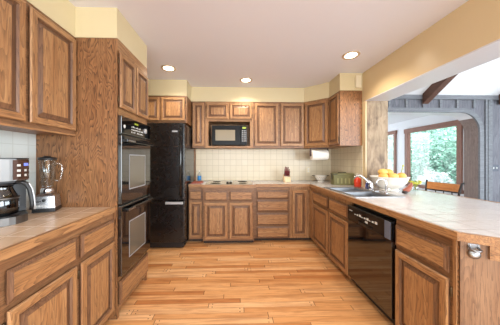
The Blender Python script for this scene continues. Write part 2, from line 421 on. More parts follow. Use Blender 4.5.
for x in (4.845, 4.90):
    q = MB(); q.box(x-.02, x+.02, GY-.022, GY, 0, 2.46, M['greytrim']); struct('trim_%d' % n, q); n += 1
# far right dining wall (windows out of frame), rear
q = MB(); q.box(6.6, 6.7, 2.9, 3.85, 0, 3.2, M['greyboard']); q.box(6.6, 6.7, YR, 2.9, 0, .4, M['greyboard']); q.box(6.6, 6.7, YR, 2.9, 2.6, 6.6, M['white']); q.box(6.6, 6.7, YR, -1.1, .4, 2.6, M['white']); struct('wall_dining_right', q)
q = MB(); q.box(2.11, 2.5, YR-.1, YR, 0, 6.6, M['white']); q.box(6.1, 6.6, YR-.1, YR, 0, 6.6, M['white']); q.box(2.5, 6.1, YR-.1, YR, 0, .4, M['white']); q.box(2.5, 6.1, YR-.1, YR, 2.8, 6.6, M['white']); struct('wall_dining_rear', q)
# rafters
for x in (3.61, 5.12, 2.50):
    if x < 3: continue
    q = MB(); w_ = .055
    for s_ in (0,):
        y0, y1 = GY-.04, -2.2
        lo = lambda y: slope_z(y)-.19
        pts = [(y0, slope_z(y0)-.002), (y1, slope_z(y1)-.002), (y1, lo(y1)), (y0, lo(y0))]
        a = [q.bm.verts.new((x-w_, y, z)) for y, z in pts]; b = [q.bm.verts.new((x+w_, y, z)) for y, z in pts]
        for f in [a, b[::-1]] + [(a[k], b[k], b[(k+1)%4], a[(k+1)%4]) for k in range(4)]: q.bm.faces.new(f)
        q.mi(M['beamwood'])
    struct('ceiling_beam', q)
# sunroom beyond the opening: right wall with two windows
WX = 4.85
wins = [(4.25, 5.73, .60, 2.15), (6.06, 7.25, .60, 2.17)]
q = MB()
q.box(WX, WX+.1, 4.10, wins[0][0], 0, 2.5, M['white']); q.box(WX, WX+.1, wins[0][1], wins[1][0], 0, 2.5, M['white']); q.box(WX, WX+.1, wins[1][1], 7.7, 0, 2.5, M['white'])
for y0, y1, z0, z1 in wins: q.box(WX, WX+.1, y0, y1, 0, z0, M['white']); q.box(WX, WX+.1, y0, y1, z1, 2.5, M['white'])
struct('wall_sunroom_right', q)
q = MB(); q.box(2.0, WX+.1, 7.6, 7.7, 0, .5, M['white']); q.box(2.0, WX+.1, 7.6, 7.7, 2.3, 2.5, M['white']); q.box(2.0, 2.3, 7.6, 7.7, .5, 2.3, M['white']); q.box(4.5, WX+.1, 7.6, 7.7, .5, 2.3, M['white']); struct('wall_sunroom_back', q)
q = MB(); q.box(2.0, 2.1, 4.15, 7.6, 0, 2.5, M['white']); struct('wall_sunroom_left', q)
q = MB(); q.box(2.0, WX+.1, 4.16, 7.7, 2.42, 2.5, M['white']); struct('ceiling_sunroom', q)
def window(i, y0, y1, z0, z1):
    w = bpy.data.objects.new('window_%d' % i, None); C.objects.link(w); w['kind'] = 'structure'; w.location = (WX, (y0+y1)/2, z0)
    sh = w.location
    c = .10 if i == 1 else .085
    f = MB(); f.box(WX-.035, WX+.06, y0, y0+c, z0, z1, M['redwood_z'], .004); f.box(WX-.035, WX+.06, y1-c, y1, z0, z1, M['redwood_z'], .004)
    f.box(WX-.04, WX+.06, y0-.02, y1+.02, z1-c, z1+.02, M['redwood_y'], .004); f.build('window_frame', w, sh)
    f = MB(); f.box(WX-.07, WX+.06, y0-.02, y1+.02, z0-.03, z0+.05, M['redwood_y'], .004); f.build('window_sill', w, sh)
    f = MB(); f.box(WX+.03, WX+.034, y0+c, y1-c, z0+.05, z1-c, M['pane']); f.build('pane', w, sh)
for i, wn_ in enumerate(wins): window(i+1, *wn_)

# ------------------------------------------------------------------ cabinets
def door(parent, x0, x1, z0, z1, y=0, name='door', stile=.052, hinge=None):
    g = MB(); t = .025
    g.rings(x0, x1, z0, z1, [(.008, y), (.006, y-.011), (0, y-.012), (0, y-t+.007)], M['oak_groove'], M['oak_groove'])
    g.rings(x0, x1, z0, z1, [(0, y-t+.007), (.007, y-t), (stile-.010, y-t)], M['oak_z'], M['oak_x'])
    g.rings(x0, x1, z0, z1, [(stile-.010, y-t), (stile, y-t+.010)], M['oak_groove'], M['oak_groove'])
    g.face([(x0, y, z0), (x0, y, z1), (x1, y, z1), (x1, y, z0)], M['oak_z'])
    d = g.build(name, parent)
    p = MB(); s2 = min(.03, (x1-x0-2*stile)*.28)
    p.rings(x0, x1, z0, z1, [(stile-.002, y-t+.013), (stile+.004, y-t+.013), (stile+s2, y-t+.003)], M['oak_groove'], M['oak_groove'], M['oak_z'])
    p.build('panel', d)
    if hinge is not None:
        for hz in (z0+.07, z1-.07):
            h = MB(); hx = x0-.006 if hinge < 0 else x1+.006
            h.lathe([(.0045, hz-.025), (.0055, hz-.023), (.0055, hz+.023), (.0045, hz+.025)], M['bronze'], (hx, y-.008, 0), 8); h.build('hinge', d)
    return d
def drawer(parent, x0, x1, z0, z1, y=0, name='drawer'):
    g = MB(); t = .025
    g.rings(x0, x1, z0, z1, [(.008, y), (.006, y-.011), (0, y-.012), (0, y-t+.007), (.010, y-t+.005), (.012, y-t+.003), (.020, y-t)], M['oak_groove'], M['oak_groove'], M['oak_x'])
    g.face([(x0, y, z0), (x0, y, z1), (x1, y, z1), (x1, y, z0)], M['oak_x'])
    return g.build(name, parent)
def body(parent, w, d, z0, z1, toe=0.0, side='oak_side', hollow=False):
    g = MB()
    if hollow:
        g.box(0, w, 0, .02, z0+toe, z1, M['oak_z']); g.box(0, .018, .02, d, z0+toe, z1, M[side]); g.box(w-.018, w, .02, d, z0+toe, z1, M[side]); g.box(.018, w-.018, .02, d, z0+toe, z0+toe+.02, M['oak_x'])
    else:
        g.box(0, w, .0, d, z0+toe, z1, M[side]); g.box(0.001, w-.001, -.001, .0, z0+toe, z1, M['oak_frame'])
    o = g.build('body', parent)
    if toe:
        k = MB(); k.box(.001, w-.001, .07, d-.02, z0+.0005, z0+toe, M['kick']); k.build('toe_kick', parent)
    return o
BT = .871                                     # top of the base cabinets
TOE = .06
DZ, RZ = (.09, .645), (.675, .822)            # door and drawer heights
LROT, RROT = PI/2, -PI/2
# left run (faces +x): local x runs along +y
XF = -.995
def left_base(y0, y1, mid, label, hs):
    t = thing('base_cabinet', label, 'cabinet', (XF, y0, 0), LROT)
    w = y1-y0; body(t, w, .60, 0, BT, TOE)
    m_ = mid-y0
    drawer(t, .03, m_-.016, *RZ); drawer(t, m_+.016, w-.012, *RZ)
    door(t, .03, m_-.016, *DZ, hinge=-1); door(t, m_+.016, w-.012, *DZ, hinge=-1)
left_base(.874, 1.686, 1.304, 'oak base cabinet under the coffee maker, next to the wall ovens', 1)
left_base(-.40, .872, .25, 'oak base cabinet cut off at the lower left edge, nearest on that side', 1)
t = thing('wall_cabinet', 'oak wall cabinet hanging above the coffee maker and blender', 'cabinet', (-1.297, .86, 1.499), LROT)
body(t, .826, .305, 0, .784); door(t, .03, .423, .03, .755, hinge=-1); door(t, .449, .816, .03, .755, hinge=1)
g = MB(); g.box(0, .826, -.012, .004, -.012, 0.0, M['oak_x']); g.build('bottom_rail', t)
t = thing('wall_cabinet', 'oak wall cabinet cut off at the upper left edge', 'cabinet', (-1.297, .02, 1.499), LROT)
body(t, .838, .305, 0, .784); door(t, .03, .408, .03, .755, hinge=-1); door(t, .43, .808, .03, .755, hinge=1)
# oven tower
TY0, TY1, TX = 1.692, 2.25, -.965
t = thing('oven_cabinet', 'tall oak cabinet housing the black double wall oven', 'cabinet', (TX, TY0, 0), LROT)
w = TY1-TY0; d = .64
g = MB(); g.box(0, .02, .0, d, .0005, 2.283, M['oak_side']); g.build('side_panel', t)
g = MB(); g.box(w-.02, w, .0, d, .0005, 2.283, M['oak_side']); g.build('side_panel', t)
g = MB(); g.box(.02, w-.02, .004, d, 1.665, 2.283, M['oak_x']); g.box(.02, w-.02, .004, d, .06, .33, M['oak_x']); g.box(.02, w-.02, d-.01, d, .33, 1.665, M['oak_x'])
g.box(0, w, -.004, 0, 2.19, 2.283, M['oak_x']); g.build('face_frame', t)
g = MB(); g.box(.021, w-.021, .06, d-.02, .0005, .06, M['kick']); g.build('toe_kick', t)
door(t, .012, .268, 1.725, 2.178, hinge=-1, stile=.045); door(t, .288, .545, 1.725, 2.178, hinge=1, stile=.045)
drawer(t, .012, w-.012, .105, .30)
# the double oven itself
ov = thing('wall_oven', 'black built-in double wall oven in the tall oak cabinet', 'oven', (TX, TY0, .334), LROT)
z = .334
def ovz(mb, name, parent): return mb.build(name, parent, (0, 0, z))
g = MB(); g.box(.024, w-.024, .006, .55, .338, 1.66, M['blackplastic']); g.box(.004, w-.004, -.006, -.0045, .338, 1.66, M['black']); ovz(g, 'housing', ov)
g = MB(); g.box(.002, w-.002, -.035, -.006, 1.515, 1.66, M['blackglass'], .004); cp = ovz(g, 'control_panel', ov)
g = MB(); g.box(.215, .285, -.0365, -.0345, 1.618, 1.634, M['lcd_g']); ovz(g, 'display', cp)
g = MB()
for cx_ in range(9):
    for r_ in range(3):
        if random.random() < .8: g.box(.16+cx_*.026, .16+cx_*.026+random.uniform(.009, .018), -.0362, -.0345, 1.538+r_*.024, 1.545+r_*.024+random.uniform(0, .006), M['mark'])
ovz(g, 'keypad_legends', cp)
g = MB(); g.lathe([(.024, 0), (.026, .004), (.024, .012), (.0, .013)], M['silver'], (.43, -.035, 1.587), 20, Matrix.Rotation(R(90), 3, 'X')); ovz(g, 'dial', cp)
g = MB(); g.lathe([(.015, 0), (.015, .002), (.012, .003), (.0, .003)], M['mark'], (.045, -.035, 1.575), 18, Matrix.Rotation(R(90), 3, 'X')); ovz(g, 'round_emblem', cp)
def oven_door(z0, z1):
    g = MB(); g.box(.002, w-.002, -.036, -.006, z0, z1, M['blackglass'], .004); dr = ovz(g, 'door', ov)
    wx0, wx1, wz0, wz1 = .128, w-.135, z0+.115, z1-.165
    g = MB(); g.rings(wx0-.012, wx1+.012, wz0-.012, wz1+.012, [(0, -.0365), (0, -.0375), (.010, -.0375), (.010, -.0365)], M['ovenline'], M['ovenline']); ovz(g, 'window_border', dr)
    g = MB(); g.box(wx0, wx1, -.0372, -.0355, wz0, wz1, M['ovenwin']); ovz(g, 'window', dr)
    hz = z1-.04
    g = MB(); g.box(.02, w-.02, -.075, -.060, hz-.014, hz+.014, M['black'], .005)
    for hx in (.04, w-.04): g.box(hx-.012, hx+.012, -.062, -.034, hz-.01, hz+.01, M['black'])
    g.box(.035, .15, -.0765, -.0745, hz-.006, hz+.006, M['steel'])
    ovz(g, 'handle', dr)
oven_door(.935, 1.498); oven_door(.345, .918)

# fridge
FX0, FX1, FY = -1.515, -.748, 3.0
fr = thing('fridge', 'black refrigerator with the freezer drawer below, beside the wall ovens', 'refrigerator', (FX0, FY, 0))
fw = FX1-FX0; fz = M['fridgeblack']
g = MB(); g.box(.004, fw-.004, .075, .70, .03, 1.825, M['black'], .006); g.build('body', fr)
g = MB(); g.box(0, fw, 0, .068, .71, 1.832, fz, .012); dr = g.build('door', fr)
g = MB(); g.tube([(fw-.045, -.002, 1.78), (fw-.045, -.045, 1.74), (fw-.045, -.05, 1.3), (fw-.045, -.045, .80), (fw-.045, -.002, .76)], .017, M['black'], 10); g.build('handle', dr)
g = MB(); g.box(fw-.18, fw-.10, -.004, .0, 1.70, 1.722, M['silver'], .001); g.build('badge', dr)
g = MB(); g.box(0, fw, 0, .068, .10, .698, fz, .012); dr = g.build('freezer_drawer', fr)
g = MB(); g.box(fw-.27, fw-.02, -.03, 0, .655, .69, M['silver'], .006); g.build('handle', dr, label='silver pull handle')
g = MB(); g.box(.02, fw-.02, .02, .08, .02, .092, M['blackplastic']); g.build('base_grille', fr)
for fx in (.06, fw-.06):
    g = MB(); g.lathe([(.02, .0005), (.024, .004), (.02, .03)], M['blackplastic'], (fx, .12, 0), 12); g.build('foot', fr)
# cabinet over the fridge
t = thing('wall_cabinet', 'short oak wall cabinet above the black refrigerator', 'cabinet', (-1.605, 3.182, 1.868))
body(t, .850, .64, 0, .412); door(t, .05, .435, .03, .385, hinge=-1, stile=.045); door(t, .462, .822, .03, .385, hinge=1, stile=.045)
# fridge-side filler strip
g = MB(); g.box(-.785, -.744, 3.72, YB, .001, 1.499, M['oak_side']); o = g.build('filler_panel', label='narrow oak strip against the tiled wall beside the refrigerator', category='panel')

# back wall cabinets
UY, UZ0, UZ1 = 3.482, 1.50, 2.283
UD = YB-UY-.003; UH = UZ1-UZ0
t = thing('wall_cabinet', 'narrow single-door oak wall cabinet between fridge and microwave', 'cabinet', (-.740, UY, UZ0)); body(t, .221, UD, 0, UH)
door(t, .012, .205, .03, .755, stile=.05, hinge=-1)
t = thing('microwave_cabinet', 'oak wall cabinet with two short doors above the microwave niche', 'cabinet', (-.517, UY, UZ0)); w = .806
g = MB(); g.box(0, .05, 0, UD, .036, UH, M['oak_z']); g.box(w-.05, w, 0, UD, .036, UH, M['oak_z']); g.box(.05, w-.05, 0, UD, .45, UH, M['oak_x']); g.box(.05, w-.05, UD-.01, UD, .036, .45, M['oak_x']); g.build('body', t)
g = MB(); g.box(0, w, -.015, UD, 0, .034, M['oak_x'], .003); g.build('shelf', t)
door(t, .02, .386, .485, .755, stile=.048, hinge=-1); door(t, .412, .786, .485, .755, stile=.048, hinge=1)
t = thing('wall_cabinet', 'double-door oak wall cabinet right of the microwave above the knife block', 'cabinet', (.291, UY, UZ0)); body(t, .872, UD, 0, UH)
door(t, .025, .428, .03, .755, hinge=-1); door(t, .468, .866, .03, .755, hinge=1)
# diagonal corner cabinet
dv = Vector((.31, -.275)); da = math.atan2(dv.y, dv.x)
t = thing('corner_wall_cabinet', 'diagonal single-door oak corner wall cabinet above the paper towel', 'cabinet', (1.166, UY, UZ0), da)
def to_local(x, y):
    v = Matrix.Rotation(-da, 2) @ Vector((x-1.166, y-UY)); return (v.x, v.y)
g = MB(); g.prism([to_local(*p) for p in ((1.166, UY), (1.475, 3.207), (1.796, 3.207), (1.796, 3.826), (1.166, 3.826))], 0, UH, M['oak_z']); g.build('body', t)
door(t, .018, .398, .03, .755, hinge=1)
t = thing('wall_cabinet', 'oak wall cabinet at the end of the right wall, plain side towards the viewer', 'cabinet', (1.477, 3.203, UZ0), RROT)
body(t, .331, .318, 0, UH); door(t, .016, .318, .03, .755, hinge=1, stile=.045)

# base cabinets along the back
BY = 3.225
def base(label, x0, x1, y, fr_=(), dep=None, toe=TOE):
    t = thing('base_cabinet', label, 'cabinet', (x0, y, 0)); body(t, x1-x0, (YB-y-.004) if dep is None else dep, 0, BT, toe); return t
t = base('narrow oak base cabinet with one door beside the refrigerator', -.738, -.508, BY)
drawer(t, .012, .21, *RZ); door(t, .012, .21, *DZ, stile=.045)
t = base('wide oak base cabinet under the cooktop, two doors and two drawers', -.503, .278, 3.145)
drawer(t, .022, .376, *RZ); drawer(t, .404, .758, *RZ); door(t, .022, .376, *DZ, hinge=-1); door(t, .404, .758, *DZ, hinge=1)
t = base('oak base cabinet with a stack of four drawers under the knife block', .283, .850, BY)
for z0, z1 in ((.685, .815), (.485, .662), (.272, .457), (.075, .248)): drawer(t, .04, .545, z0, z1)
g = MB(); g.box(.045, .54, -.012, .0, .828, .846, M['oak_x'], .003); g.build('cutting_board', t)
t = thing('corner_base_cabinet', 'oak corner base cabinet with a narrow door where the two counters meet', 'cabinet', (.853, BY, 0))
g = MB(); g.box(0, XR-.853-.008, 0, .60, TOE, BT, M['oak_z']); g.box(.329, XR-.853-.008, -.135, 0, TOE, BT, M['oak_z']); g.build('body', t)
g = MB(); g.box(.0, .40, .07, .5, .0005, TOE, M['kick']); g.box(.40, .8, -.134, .5, .0005, TOE, M['kick']); g.build('toe_kick', t)
door(t, .03, .275, .09, .822, stile=.055)
g = MB(); g.box(.308, .328, -.13, -.02, .09, .822, M['oak_z'], .006); g.build('side_door', t)
# right run (faces -x): local x runs along -y
XB = 1.182
def rbase(label, y1, y0, hollow=False): 
    t = thing('base_cabinet', label, 'cabinet', (XB, y1, 0), RROT); body(t, y1-y0, .60, 0, BT, TOE, hollow=hollow); return t
t = rbase('oak base cabinet under the steel sink, two doors and two false drawers', 3.086, 2.086, True)
drawer(t, .012, .515, *RZ, name='false_drawer'); drawer(t, .545, .985, *RZ, name='false_drawer'); door(t, .012, .515, *DZ, hinge=-1); door(t, .545, .985, *DZ, hinge=1)
t = rbase('oak base cabinet right of the dishwasher at the peninsula end', 1.478, 1.062)
drawer(t, .012, .385, *RZ); door(t, .012, .385, *DZ, hinge=1)
g = MB(); g.box(.396, .416, -.006, .0, TOE, BT, M['oak_z'], .002); g.build('corner_stile', t)

# dishwasher
dw = thing('dishwasher', 'black built-in dishwasher under the counter next to the sink cabinet', 'dishwasher', (XB, 2.080, 0), RROT); w = .597
g = MB(); g.box(.004, w-.004, .03, .58, .10, .85, M['blackplastic']); g.build('tub_body', dw)
g = MB(); g.box(.003, w-.003, -.03, .022, .115, .690, M['blackglass'], .004); g.build('door', dw)
g = MB(); g.box(.003, w-.003, -.036, .022, .694, .838, M['black'], .006); cp = g.build('control_panel', dw)
g = MB(); g.box(.19, .38, -.0372, -.035, .700, .722, M['blackplastic']); g.box(.19, .38, -.046, -.036, .722, .730, M['black'], .002); g.build('pull_handle', cp)
g = MB()
for k in range(9): g.box(.13+k*.036, .13+k*.036+.016+.006*(k % 3), -.0372, -.0355, .768, .776+.012*((k*7) % 3)/2, M['mark'])
g.box(.29, .325, -.0372, -.0355, .738, .756, M['mark']); g.box(.04, .09, -.0372, -.0355, .79, .797, M['mark']); g.build('button_legends', cp)
g = MB(); g.box(.53, w-.006, -.0385, -.035, .70, .833, plain('slate_reflection', (96, 104, 122), .25), .002); g.build('end_reflection', cp)  # reflection at the panel's end, painted as a slate strip
g = MB(); g.box(.006, w-.006, .05, .07, .01, .112, M['blackplastic']); g.build('kick_plate', dw)

# ------------------------------------------------------------------ countertops
CZ0, CT = BT+.002, .914
def trim(mb, pts, side=1):
    """oak nosing along a polyline; thickness .022 outward"""
    P = [Vector(p) for p in pts]; off = []
    for k, p in enumerate(P):
        ns = []
        for a, b in ((k-1, k), (k, k+1)):
            if 0 <= a and b < len(P):
                dd = (P[b]-P[a]).normalized(); ns.append(Vector((dd.y, -dd.x))*side)
        nn = sum(ns, Vector((0, 0)))/len(ns); nn /= nn.length_squared if len(ns) > 1 else 1
        off.append(p+nn*.022)
    for k in range(len(P)-1):
        dd = P[k+1]-P[k]; m_ = M['oak_y'] if abs(dd.y) > abs(dd.x) else M['oak_x']
        mb.prism([P[k], P[k+1], off[k+1], off[k]], CZ0, CT+.002, m_)
t = thing('countertop', 'tiled countertop with oak edge under the coffee maker and blender', 'countertop', (-1.3, .6, CZ0))
g = MB(); g.box(XL+.007, -1.0, -.42, 1.689, CZ0, CT, M['counter_tan']); g.build('tile_top', t, t.location)
g = MB(); trim(g, [(-1.0, -.42), (-1.0, 1.689)]); g.build('edge_trim', t, t.location)
XE, YE = 1.178, 3.222
t = thing('countertop', 'long tiled countertop and peninsula with oak edge, holding sink and cooktop', 'countertop', (1.5, 2.0, CZ0))
g = MB(); mt = M['counter']
SX0, SX1, SY0, SY1 = 1.235, 1.705, 2.065, 2.795      # hole for the sink
yb = YB-.008
g.box(-.738, XE, YE, yb, CZ0, CT, mt); g.box(-.507, .282, 3.142, YE, CZ0, CT, mt)
g.box(XE, XR-.008, SY1, yb, CZ0, CT, mt); g.box(XE, SX0, SY0, SY1, CZ0, CT, mt); g.box(SX1, XR-.008, SY0, SY1, CZ0, CT, mt)
PEN = [(XE, 1.050), (1.44, .850), (2.33, .850), (2.33, SY0), (XE, SY0)]
g.prism(PEN, CZ0, CT, mt); g.box(XR-.008, 2.33, SY0, 2.788, CZ0, CT, mt); g.build('tile_top', t, t.location)
g = MB(); trim(g, [(-.738, YE), (-.507, YE), (-.507, 3.142), (.282, 3.142), (.282, YE), (XE, YE), (XE, 1.050), (1.44, .850), (2.33, .850), (2.33, 2.788)]); g.build('edge_trim', t, t.location)
# panel closing the peninsula's end
t = thing('peninsula_panel', 'plain oak end panel of the peninsula, with the chrome bottle opener', 'panel', (1.2, 1.03, 0))
g = MB(); e0, e1 = Vector((1.186, 1.052)), Vector((1.44, .872)); dd = (e1-e0).normalized(); nn = Vector((-dd.y, dd.x))
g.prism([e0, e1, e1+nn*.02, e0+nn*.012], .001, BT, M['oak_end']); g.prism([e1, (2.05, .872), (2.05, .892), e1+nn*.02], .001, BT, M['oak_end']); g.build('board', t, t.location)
g = MB(); g.prism([e0-nn*.02+dd*.05, e1-nn*.02, e1-nn*.001, e0-nn*.001+dd*.05], .775, BT, M['oak_x']); 
g.bm.free(); g = MB(); g.prism([e0+dd*.10-nn*.016, e1-nn*.016, e1-nn*.0005, e0+dd*.10-nn*.0005], .80, BT, M['oak_x']); g.build('apron', t, t.location)
g = MB(); g.box(2.05, 2.07, .872, 2.75, .001, BT, M['oak_side']); g.build('back_board', t, t.location)
# bottle opener
pa = math.atan2(dd.y, dd.x); oc = e0+dd*.048
t = thing('bottle_opener', 'chrome bottle opener screwed to the peninsula end panel', 'bottle opener', (oc.x, oc.y, .80), pa)
g = MB(); g.box(-.022, .022, -.005, -.0012, .03, .062, M['sinksteel'], .002); g.build('mounting_plate', t)
g = MB(); g.tube([(-.016, -.004, .046), (-.018, -.03, .040), (0, -.042, .034), (.018, -.03, .040), (.016, -.004, .046)], .006, M['sinksteel'], 8); g.build('cap_hook', t)
g = MB(); g.lathe([(.005, 0), (.022, .003), (.024, .010), (.016, .014), (0.0, .015)], M['sinksteel'], (0, -.0015, .012), 18, Matrix.Rotation(R(90), 3, 'X')); g.build('round_guard', t)
for sx_ in (-.014, .014):
    g = MB(); g.lathe([(.004, 0), (.003, .002), (0, .0025)], M['steel'], (sx_, -.005, .056), 8, Matrix.Rotation(R(90), 3, 'X')); g.build('screw', t)

# ------------------------------------------------------------------ sink, faucets
t = thing('sink', 'double-bowl stainless steel sink set in the tiled counter', 'sink', (1.47, 2.43, CT))
g = MB(); st = M['sinksteel']
rx0, rx1, ry0, ry1 = SX0-.022, SX1+.022, SY0-.022, SY1+.022
ym = 2.43
def bowl(mb, x0, x1, y0, y1, zt, dp, m):
    lp = []
    for ins, zz in ((0, zt), (.008, zt-.012), (.016, zt-dp+.02), (.04, zt-dp)):
        lp.append([mb.bm.verts.new(p) for p in ((x0+ins, y0+ins, zz), (x1-ins, y0+ins, zz), (x1-ins, y1-ins, zz), (x0+ins, y1-ins, zz))])
    i = mb.mi(m)
    for a, b in zip(lp, lp[1:]):
        for k in range(4): f = mb.bm.faces.new((a[k], a[(k+1)%4], b[(k+1)%4], b[k])); f.material_index = i
    mb.bm.faces.new(lp[-1]).material_index = i
zt = CT+.006
b1 = (SX0+.012, SX1-.075, SY0+.012, ym-.015); b2 = (SX0+.012, SX1-.075, ym+.015, SY1-.012)
for x0, x1, y0, y1 in ((rx0, b1[0], ry0, ry1), (b1[1], rx1, ry0, ry1), (b1[0], b1[1], ry0, b1[2]), (b1[0], b1[1], b1[3], b2[2]), (b1[0], b1[1], b2[3], ry1)):
    g.box(x0, x1, y0, y1, CT+.001, zt, st)
g.build('rim', t, t.location)
for bb in (b1, b2):
    g = MB(); bowl(g, bb[0], bb[1], bb[2], bb[3], zt, .17, st); bo = g.build('bowl', t, t.location)
    g = MB(); g.lathe([(.04, 0), (.042, .004), (.03, .005), (.0, .003)], M['chrome'], ((bb[0]+bb[1])/2, (bb[2]+bb[3])/2, zt-.1695), 16); g.build('drain', bo, t.location)
dk = zt+.0005
fc = Vector((1.675, 2.50, dk))
t = thing('faucet', 'chrome single-lever kitchen faucet arching over the sink', 'faucet', fc)
g = MB(); g.box(-.024, .024, -.11, .11, 0, .008, M['chrome'], .003); g.lathe([(.026, .008), (.027, .05), (.024, .065), (.024, .085), (.018, .10), (.0, .103)], M['chrome'], (0, 0, 0), 18); g.build('body', t)
g = MB(); tip = Vector((-.16, .09, .125)); pts = []
for k in range(13):
    u = k/12; pts.append((tip.x*u, tip.y*u, .06+.125*math.sin(min(u*1.25, 1)*PI/2) - (max(u-.72, 0)/.28)**2*.05))
g.tube(pts, .0115, M['chrome'], 10, .010); g.build('spout', t)
g = MB(); g.tube([(0, 0, .10), (-.02, .03, .125), (-.05, .075, .155), (-.07, .11, .165)], .007, M['chrome'], 8, .004); g.build('lever', t)
t = thing('water_tap', 'small chrome gooseneck tap in front of the white fruit bowl', 'tap', (1.675, 2.245, dk))
g = MB(); g.lathe([(.022, 0), (.022, .006), (.012, .012), (.011, .05), (.0, .052)], M['chrome'], (0, 0, 0), 14); g.build('base', t)
g = MB(); pts = [(0, 0, .04), (0, 0, .10)] + [(-.04+.04*math.cos(a), .02-.02*math.cos(a), .12+.04*math.sin(a)) for a in [k*PI/8 for k in range(9)]] + [(-.08, .04, .10)]
g.tube(pts, .0075, M['chrome'], 8); g.build('gooseneck', t)
g = MB(); g.tube([(0, -.008, .045), (.01, -.04, .055)], .005, M['chrome'], 8); g.build('lever', t)

# ------------------------------------------------------------------ things on the counters
def on(x, y, z=CT+.0008): return (x, y, z)
# red soap bottle
t = thing('soap_bottle', 'bottle of red dish soap beside the green box', 'bottle', on(1.738, 2.885))
g = MB(); g.lathe([(.038, 0), (.043, .004), (.043, .10), (.034, .12), (.013, .132), (.013, .138), (.0, .138)], M['red'], (0, 0, 0), 18, sx=1.1, sy=.8); g.build('body', t)
g = MB(); g.lathe([(.014, .138), (.014, .155), (.006, .157), (.005, .178), (0, .178)], M['enamel'], (0, 0, 0), 12); g.box(-.03, .006, -.005, .005, .176, .184, M['enamel'], .002); g.build('pump', t)
# blue bottle behind the faucet
t = thing('hand_soap_bottle', 'small clear blue hand soap bottle just behind the faucet', 'bottle', on(1.725, 2.64))
g = MB(); g.lathe([(.024, 0), (.027, .004), (.027, .085), (.012, .10), (.012, .106), (0, .106)], M['blueglass'], (0, 0, 0), 16); g.build('body', t)
g = MB(); g.lathe([(.013, .106), (.013, .12), (.005, .122), (.005, .138), (0, .138)], M['silver'], (0, 0, 0), 12); g.box(-.028, .006, -.005, .005, .136, .143, M['silver'], .002); g.build('pump', t)
# olive metal box
t = thing('metal_box', 'olive green metal box with ribs and hinged lid in the counter corner', 'box', on(1.635, 3.12), R(-8))
L, Dp, Hh = .145, .075, .15
g = MB(); g.box(-L, L, -Dp, Dp, 0, Hh, M['olive'], .006); 
for k in range(5): g.box(-.095+k*.055, -.075+k*.055, -Dp-.004, -Dp+.001, .025, .105, M['paleolive'], .002)
g.build('body', t)
g = MB(); g.box(-L-.005, L+.005, -Dp-.005, Dp+.005, Hh+.0005, Hh+.028, M['olive'], .006); ld = g.build('lid', t)
g = MB(); g.tube([(-.06, 0, Hh+.028), (-.055, 0, Hh+.038), (.055, 0, Hh+.038), (.06, 0, Hh+.028)], .005, M['darkolive'], 8); g.build('handle', ld)
g = MB(); g.box(-L-.012, -L-.001, -.02, .02, .08, Hh+.02, M['darkolive'], .003); g.build('latch', t)
g = MB(); g.box(-L-.01, -L+.05, -Dp-.012, -Dp-.006, Hh+.008, Hh+.022, M['darkolive'], .002); g.build('clasp', ld)
# colander
t = thing('colander', 'small white enamel colander with dark handles in the counter corner', 'colander', on(1.50, 3.60))
g = MB(); g.lathe([(.04, .012), (.07, .03), (.10, .075), (.108, .105), (.113, .108), (.111, .112), (.104, .108), (.094, .075), (.066, .036), (.0, .024)], M['enamel'], (0, 0, 0), 28); g.build('bowl', t)
g = MB(); g.lathe([(.05, 0), (.053, .002), (.047, .014), (.04, .014)], M['enamel'], (0, 0, 0), 24); g.build('foot_ring', t)
for s_ in (-1, 1):
    g = MB(); g.tube([(s_*.105, -.03, .10), (s_*.135, -.025, .104), (s_*.142, 0, .105), (s_*.135, .025, .104), (s_*.105, .03, .10)], .006, M['tipdark'], 8); g.build('handle', t)
g = MB()
for k in range(16):
    for j, (r_, z_) in enumerate(((.0838, .050), (.0985, .075))):
        a = 2*PI*(k+.5*j)/16; g.ellipsoid((r_*math.cos(a), r_*math.sin(a), z_), (.0045, .0045, .0045), M['tipdark'], 6)
g.build('drain_holes', t)
# knife block
t = thing('knife_block', 'pale wooden block of red-handled knives against the tiled wall', 'knife block', on(.885, 3.55), 0)
g = MB(); a_ = [(-.055, -.06), (-.055, .06)]
pr = [(-.065, 0), (.065, 0), (.075, .13), (-.03, .085)]
vA = [g.bm.verts.new((-.052, y, z_)) for y, z_ in pr]; vB = [g.bm.verts.new((.052, y, z_)) for y, z_ in pr]
for f in [vA, vB[::-1]] + [(vA[k], vB[k], vB[(k+1)%4], vA[(k+1)%4]) for k in range(4)]: g.bm.faces.new(f)
g.mi(M['knifewood']); g.build('block', t)
top0, top1 = Vector((0, -.03, .085)), Vector((0, .075, .13)); dn = Vector((0, -.42, .91)).normalized()
ax_ = (top1-top0).normalized(); kn = Vector((0, -ax_.z, ax_.y))
KW = t.location
for r_ in range(3):
    for c_ in range(4 if r_ < 2 else 3):
        p = top0 + (top1-top0)*(.2+.3*r_) + Vector((-.036+.024*c_+(.012 if r_ == 2 else 0), 0, 0))
        nm = thing('knife', 'dark red handled kitchen knife standing in the pale block', 'knife', p+Vector(KW), 0, 'knives in the block')
        ln = .10+.022*r_+random.uniform(0, .014)
        g = MB(); g.tube([kn*.001, kn*.004, kn*ln*.5, kn*ln], .0078, M['darkred'], 8, .009); g.build('handle', nm)
        g = MB(); g.tube([kn*-.0004, kn*.012], .0088, M['steel'], 8); g.build('bolster', nm)
